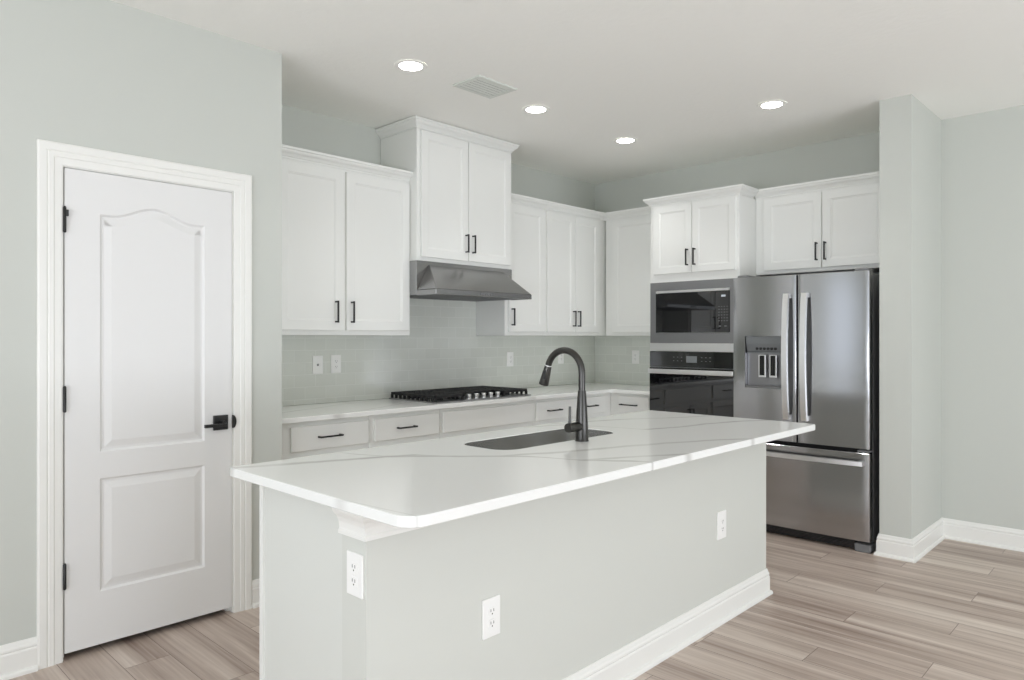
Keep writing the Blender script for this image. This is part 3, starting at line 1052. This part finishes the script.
# ------------------------------------------------------------------ gas cooktop
KX0, KX1, KY0, KY1 = 2.990, 3.905, 3.548, 4.070
cook = thing('gas_cooktop', 'black gas cooktop with cast iron grates on the back counter', 'cooktop', (KX0, KY0, CTOP))
KW, KDp = KX1 - KX0, KY1 - KY0
bm = bmesh.new()
bm_box(bm, 0, KW, 0, KDp, 0.0005, 0.009, 0.003, 2)
obj('cooktop_tray', bm, 'frame_steel', cook)


def grate(x0, x1, y0, y1, nx, ny):
    bm = bmesh.new()
    z1, z0, s = 0.050, 0.032, 0.0065
    bm_box(bm, x0, x0 + 2 * s, y0, y1, z0, z1, 0.002); bm_box(bm, x1 - 2 * s, x1, y0, y1, z0, z1, 0.002)
    bm_box(bm, x0, x1, y0, y0 + 2 * s, z0, z1, 0.002); bm_box(bm, x0, x1, y1 - 2 * s, y1, z0, z1, 0.002)
    for k in range(1, ny):
        y = y0 + (y1 - y0) * k / ny
        bm_box(bm, x0, x1, y - s * 0.8, y + s * 0.8, z0 + 0.002, z1, 0.002)
    for k in range(1, nx):
        x = x0 + (x1 - x0) * k / nx
        bm_box(bm, x - s * 0.8, x + s * 0.8, y0, y1, z0 + 0.002, z1, 0.002)
    n = max(2, int((y1 - y0) / 0.048))
    for k in range(n + 1):                          # feet along both long sides
        y = y0 + s + (y1 - y0 - 2 * s) * k / n
        for x in (x0 + s, x1 - s):
            bm_box(bm, x - s, x + s, y - s * 1.3, y + s * 1.3, 0.009, z0 + 0.002)
    return bm


obj('grate', grate(0.010, 0.265, 0.030, KDp - 0.012, 3, 9), 'iron', cook)
obj('grate', grate(0.285, 0.630, 0.125, KDp - 0.012, 4, 7), 'iron', cook)
obj('grate', grate(0.650, 0.905, 0.030, KDp - 0.012, 3, 9), 'iron', cook)
for x, y, r in ((0.137, 0.15, 0.036), (0.137, 0.39, 0.045), (0.457, 0.31, 0.055), (0.777, 0.15, 0.045), (0.777, 0.39, 0.036)):
    bm = bmesh.new()
    bm_lathe(bm, [(r, 0.009), (r * 0.95, 0.018), (r * 0.7, 0.020), (r * 0.7, 0.028), (r * 0.62, 0.031)], (x, y, 0), seg=24)
    obj('burner', bm, 'iron', cook, True)
for k in range(5):
    x = 0.334 + 0.0705 * k
    bm = bmesh.new()
    bm_lathe(bm, [(0.019, 0.009), (0.019, 0.012), (0.0135, 0.013), (0.0150, 0.022), (0.0180, 0.034), (0.0180, 0.040), (0.016, 0.042)], (x, 0.054, 0), seg=22)
    obj('knob', bm, 'knob_steel', cook, True)

# ------------------------------------------------------------------ built-in microwave and wall oven (fronts stand proud of the tower)
AW = TW - 0.012
mic = thing('microwave', 'built-in black glass microwave in stainless trim, above the wall oven', 'microwave', (TXF - 0.0005, TY1 - 0.006, 1.303), R9)
def rel(z): return z - 1.303
bm = bmesh.new()
fx0, fx1, fz0, fz1 = 0.052, AW - 0.062, rel(1.382), rel(1.712)
bm_box(bm, 0, AW, -0.012, 0, 0, fz0); bm_box(bm, 0, AW, -0.012, 0, fz1, rel(1.776))
bm_box(bm, 0, fx0, -0.012, 0, fz0, fz1); bm_box(bm, fx1, AW, -0.012, 0, fz0, fz1)
obj('trim_kit', bm, 'frame_steel', mic)
px = fx1 - 0.112
obj('door', box(fx0 + 0.002, px - 0.001, -0.017, 0, fz0 + 0.002, fz1 - 0.022), 'black_glass', mic)
cp = obj('control_panel', box(px + 0.001, fx1 - 0.002, -0.017, 0, fz0 + 0.002, fz1 - 0.022), 'black_glass', mic)
obj('top_strip', box(fx0 + 0.002, fx1 - 0.002, -0.019, 0, fz1 - 0.020, fz1 - 0.004, bevel=0.001), 'bright_steel', mic)
for i in range(4):
    for j in range(6):
        obj('key', box(px + 0.024 + i * 0.021, px + 0.033 + i * 0.021, -0.0174, -0.0168, fz0 + 0.085 + j * 0.021, fz0 + 0.090 + j * 0.021), 'marking', cp)
for i in range(2):
    obj('key', box(px + 0.026 + i * 0.044, px + 0.044 + i * 0.044, -0.0174, -0.0168, fz0 + 0.045, fz0 + 0.052), 'marking', cp)


obj('display', box(px + 0.046, px + 0.080, -0.0176, -0.0168, fz1 - 0.066, fz1 - 0.052), 'digits', cp)

oven = thing('wall_oven', 'built-in black glass wall oven below the microwave', 'oven', (TXF - 0.0005, TY1 - 0.006, 0.50), R9)
def ro(z): return z - 0.50
obj('top_trim', box(0, AW, -0.022, 0, ro(1.240), ro(1.301), bevel=0.002), 'bright_steel', oven)
cp = obj('control_panel', box(0, AW, -0.020, 0, ro(1.118), ro(1.238), bevel=0.001), 'black_glass', oven)
obj('screen', box(AW / 2 - 0.045, AW / 2 + 0.045, -0.0206, -0.0198, ro(1.155), ro(1.205)), 'screen_off', cp)
for sx in (-1, 1):
    for i in range(3):
        for j in range(2):
            cxx = AW / 2 + sx * (0.085 + i * 0.034)
            obj('key', box(cxx - 0.005, cxx + 0.005, -0.0205, -0.0198, ro(1.165 + j * 0.028), ro(1.170 + j * 0.028)), 'marking', cp)
dr = obj('door', box(0, AW, -0.024, 0, ro(0.560), ro(1.114), bevel=0.002), 'black_glass', oven)
bm = bmesh.new()
bm_box(bm, 0.012, AW - 0.012, -0.070, -0.050, ro(1.066), ro(1.102), 0.005, 2)
for x in (0.045, AW - 0.075):
    bm_box(bm, x, x + 0.03, -0.052, -0.023, ro(1.070), ro(1.098), 0.003)
obj('handle', bm, 'bright_steel', dr)
obj('bottom_trim', box(0, AW, -0.016, 0, ro(0.500), ro(0.556), bevel=0.001), 'frame_steel', oven)

# ------------------------------------------------------------------ refrigerator
FRX, FRY = 4.700, 2.344               # front face and left side
FW = 0.905
fr = thing('refrigerator', 'stainless steel french-door refrigerator with bottom freezer and water dispenser', 'refrigerator', (FRX, FRY, 0), R9)
bm = bmesh.new()
bm_box(bm, 0.004, FW - 0.004, 0.085, 0.735, 0.055, 1.752, 0.004)
obj('cabinet_case', bm, 'grey_plastic', fr)
bm = bmesh.new()
bm_box(bm, 0.010, FW - 0.010, 0.066, 0.0848, 0.075, 1.745)
obj('gasket', bm, 'rubber', fr)


def contour(x, w=FW):
    """Depth of the gently bowed door face at local x."""
    u = (x / w - 0.5) * 2
    return 0.009 * u * u


def skin_door(x0, x1, z0, z1, hole=None, th=0.062, r=0.007):
    """Door with bowed front, rounded vertical edges and an optional recess (hx0, hx1, hz0, hz1, depth)."""
    xs = [x0, x0 + 0.002, x0 + 0.005, x0 + r] + [x0 + r + (x1 - x0 - 2 * r) * k / 12 for k in range(1, 12)] + [x1 - r, x1 - 0.005, x1 - 0.002, x1]
    zs = [z0, z0 + 0.002, z1 - 0.002, z1]
    if hole:
        xs = sorted([x for x in xs if abs(x - hole[0]) > 0.004 and abs(x - hole[1]) > 0.004] + [hole[0], hole[1]])
        zs = sorted(zs + [hole[2], hole[3]])
    def fy(x, z):
        d = min(x - x0, x1 - x)
        y = contour(x)
        if d < r:
            y += r - math.sqrt(max(0, r * r - (r - d) ** 2))
        if z in (z0, z1):
            y += 0.002
        return y
    bm = bmesh.new()
    V = {(i, j): bm.verts.new((x, fy(x, z), z)) for i, x in enumerate(xs) for j, z in enumerate(zs)}
    B = {(i, j): bm.verts.new((x, th, z)) for i, x in enumerate(xs) for j, z in enumerate(zs) if i in (0, len(xs) - 1) or j in (0, len(zs) - 1)}
    nI, nJ = len(xs), len(zs)
    for i in range(nI - 1):
        for j in range(nJ - 1):
            if hole and xs[i] >= hole[0] - 1e-6 and xs[i + 1] <= hole[1] + 1e-6 and zs[j] >= hole[2] - 1e-6 and zs[j + 1] <= hole[3] + 1e-6:
                continue
            bm.faces.new([V[i, j], V[i + 1, j], V[i + 1, j + 1], V[i, j + 1]])
    for i in range(nI - 1):
        for j in (0, nJ - 1):
            bm.faces.new([V[i, j], V[i + 1, j], B[i + 1, j], B[i, j]])
    for j in range(nJ - 1):
        for i in (0, nI - 1):
            bm.faces.new([V[i, j], V[i, j + 1], B[i, j + 1], B[i, j]])
    bm.faces.new([B[i, 0] for i in range(nI)] + [B[nI - 1, j] for j in range(1, nJ)] + [B[i, nJ - 1] for i in range(nI - 2, -1, -1)] + [B[0, j] for j in range(nJ - 2, 0, -1)])
    if hole:
        ii = [i for i, x in enumerate(xs) if hole[0] - 1e-6 <= x <= hole[1] + 1e-6]
        j0, j1 = zs.index(hole[2]), zs.index(hole[3])
        loop = [V[i, j0] for i in ii] + [V[i, j1] for i in ii[::-1]]
        back = [bm.verts.new((v.co.x, hole[4], v.co.z)) for v in loop]
        n = len(loop)
        for k in range(n):
            bm.faces.new([loop[k], loop[(k + 1) % n], back[(k + 1) % n], back[k]])
        bm.faces.new(back)
    bmesh.ops.recalc_face_normals(bm, faces=bm.faces)
    return bm


MID = FRY - 1.887
DH = (0.090, 0.352, 0.998, 1.357, 0.058)
dl = obj('fridge_door', skin_door(0.0, MID - 0.004, 0.648, 1.766, DH), 'steel', fr, True)
dr_ = obj('fridge_door', skin_door(MID + 0.004, FW, 0.648, 1.766), 'steel', fr, True)
dz = obj('freezer_drawer', skin_door(0.0, FW, 0.070, 0.622), 'steel', fr, True)


def bowed_bar(axis, c0, a0, a1, out_end, out_mid, wd, th):
    """Flat bar handle that bows outwards; 'v' runs in z at x=c0, 'h' runs in x at z=c0."""
    bm = bmesh.new()
    n = 20
    rings = []
    for k in range(n + 1):
        t = k / n
        a = a0 + (a1 - a0) * t
        o = -(out_end + (out_mid - out_end) * math.sin(PI * t) ** 0.8)
        q = [(c0 - wd / 2, o + th / 2), (c0 - wd / 2 + 0.004, o - th / 2), (c0 + wd / 2 - 0.004, o - th / 2), (c0 + wd / 2, o + th / 2)]
        rings.append([bm.verts.new((p, y, a) if axis == 'v' else (a, y, p)) for p, y in q])
    for A, B in zip(rings, rings[1:]):
        for k in range(4):
            bm.faces.new([A[k], A[(k + 1) % 4], B[(k + 1) % 4], B[k]])
    bm.faces.new(rings[0]); bm.faces.new(rings[-1])
    L = 0.03
    for a in ((a0, a0 + L), (a1 - L, a1)):
        if axis == 'v': bm_box(bm, c0 - wd * 0.4, c0 + wd * 0.4, -out_end, 0.006, a[0], a[1])
        else: bm_box(bm, a[0], a[1], -out_end, 0.006, c0 - wd * 0.4, c0 + wd * 0.4)
    bmesh.ops.recalc_face_normals(bm, faces=bm.faces)
    return bm


obj('handle', bowed_bar('v', MID - 0.062, 0.800, 1.640, 0.030, 0.060, 0.044, 0.014), 'bright_steel', dl)
obj('handle', bowed_bar('v', MID + 0.058, 0.800, 1.640, 0.030, 0.060, 0.044, 0.014), 'bright_steel', dr_)
obj('handle', bowed_bar('h', 0.560, 0.035, FW - 0.030, 0.030, 0.052, 0.034, 0.014), 'bright_steel', dz)
# ice and water dispenser inside its recess
dp = obj('dispenser', box(DH[0] + 0.002, DH[1] - 0.002, 0.050, 0.0575, DH[2] + 0.002, DH[3] - 0.002), 'frame_steel', dl)
dp['label'] = 'recessed ice and water dispenser'
bm = bmesh.new()
hx0, hx1 = DH[0] + 0.004, DH[1] - 0.004
bm_prism(bm, [(0.012, 1.352), (0.050, 1.352), (0.050, 1.245), (0.036, 1.250), (0.018, 1.300)], 'x', hx0, hx1)
bm_box(bm, hx0, hx1, 0.030, 0.050, 1.238, 1.247)
# (all in the same local frame: x along the front, y depth)
for v in bm.verts:
    pass
ds = obj('dispenser_panel', bm, 'screen_off', dl)
bm = bmesh.new()
for k in range(6):
    bm_lathe(bm, [(0.011, 0.026), (0.011, 0.034)], (hx0 + 0.075 + k * 0.026, 0, 1.270), 'y', 12)
obj('buttons', bm, 'dark_plastic', dl)
for x in (0.207, 0.284):
    bm = bmesh.new()
    bm_box(bm, x - 0.026, x + 0.026, 0.020, 0.026, 1.072, 1.226, 0.002)
    pd = obj('paddle', bm, 'bright_steel', dl)
    obj('paddle_pad', box(x - 0.016, x + 0.016, 0.016, 0.0195, 1.086, 1.222), 'rubber', dl)
bm = bmesh.new()
bm_box(bm, hx0, hx1, 0.006, 0.050, DH[2] + 0.001, DH[2] + 0.014)
for k in range(9):
    bm_box(bm, hx0 + 0.015 + k * 0.025, hx0 + 0.029 + k * 0.025, 0.012, 0.046, DH[2] + 0.014, DH[2] + 0.017)
obj('drip_tray', bm, 'grey_plastic', dl)
bm = bmesh.new()
bm_box(bm, 0.02, FW - 0.10, 0.040, 0.10, 0.012, 0.062)
for k in range(5):
    bm_box(bm, 0.03, FW - 0.12, 0.036, 0.040, 0.016 + k * 0.009, 0.020 + k * 0.009)
obj('toe_grille', bm, 'dark_plastic', fr)
for x in (0.0, FW - 0.095):
    obj('foot', box(x, x + 0.095, 0.022, 0.12, 0.0, 0.050, bevel=0.004), 'grey_plastic', fr)
for x in (0.02, FW - 0.10):
    obj('hinge_cover', box(x, x + 0.08, 0.03, 0.16, 1.7525, 1.784, bevel=0.006), 'grey_plastic', fr)
bm = bmesh.new()
bm_box(bm, FW - 0.075, FW - 0.004, 0.012, 0.064, 0.6285, 0.6400, 0.002)
obj('hinge_bracket', bm, 'grey_plastic', fr)

# ------------------------------------------------------------------ ceiling lights and vent
LIGHTS = [((2.376, 3.036), 'recessed ceiling light left of the ceiling vent, nearest the door wall'),
          ((3.386, 3.036), 'recessed ceiling light just right of the ceiling vent'),
          ((4.385, 3.036), 'recessed ceiling light farthest back, above the corner wall cabinets'),
          ((4.346, 1.903), 'recessed ceiling light in front of the refrigerator cabinet, rightmost of four')]
LIGHTS += [((x, y), 'unseen recessed ceiling light added behind the viewer as fill') for x in (-1.6, 0.2, 2.0, 3.8) for y in (-2.2, -0.3)]  # extra downlights out of view, added to brighten the room
for (x, y), lab in LIGHTS:
    t = thing('recessed_light', lab, 'ceiling light', (x, y, CZ), 0, 'recessed ceiling lights')
    bm = bmesh.new()
    bm_lathe(bm, [(0.0625, -0.002), (0.0645, -0.0045), (0.086, -0.0035), (0.089, -0.0005)], seg=40, cap=False)
    obj('trim_ring', bm, 'ceiling', t, True)
    bm = bmesh.new()
    bm_lathe(bm, [(0.063, -0.0012), (0.063, -0.0032)], seg=40)
    obj('lens', bm, 'lens', t)
    sp = bpy.data.lights.new('downlight_beam', 'SPOT')
    sp.energy, sp.spot_size, sp.spot_blend, sp.shadow_soft_size = 19.0 if y > 1 else 10.0, math.radians(104), 0.7, 0.06
    sp.color = (1.0, 0.985, 0.965)
    so = bpy.data.objects.new('downlight_beam', sp)
    so.location = (x, y, CZ - 0.008)
    COL.objects.link(so)
vx0, vx1, vy0, vy1 = 2.720, 3.025, 2.862, 3.085
vent = thing('ceiling_vent', 'pale louvred air vent between two recessed ceiling lights', 'vent', ((vx0 + vx1) / 2, (vy0 + vy1) / 2, CZ))
hx, hy = (vx1 - vx0) / 2, (vy1 - vy0) / 2
bm = bmesh.new()
f = 0.026
bm_box(bm, -hx, hx, -hy, -hy + f, -0.0099, -0.0005); bm_box(bm, -hx, hx, hy - f, hy, -0.0099, -0.0005)
bm_box(bm, -hx, -hx + f, -hy + f, hy - f, -0.0099, -0.0005); bm_box(bm, hx - f, hx, -hy + f, hy - f, -0.0099, -0.0005)
obj('vent_frame', bm, 'vent', vent)
nl = 6
for k in range(nl):
    y = -hy + f + (2 * hy - 2 * f) * (k + 0.5) / nl
    bm = bmesh.new()
    s = 0.0078
    bm_prism(bm, [(y - s, -0.0045), (y - s + 0.002, -0.0035), (y + s, -0.0095), (y + s - 0.002, -0.0105)], 'x', -hx + f, hx - f)
    obj('louvre', bm, 'vent', vent)
obj('duct_shade_sheet', box(-hx + f, hx - f, -hy + f, hy - f, -0.0012, -0.0006), 'dark_plastic', vent)  # thin dark sheet that paints the shade behind the louvres
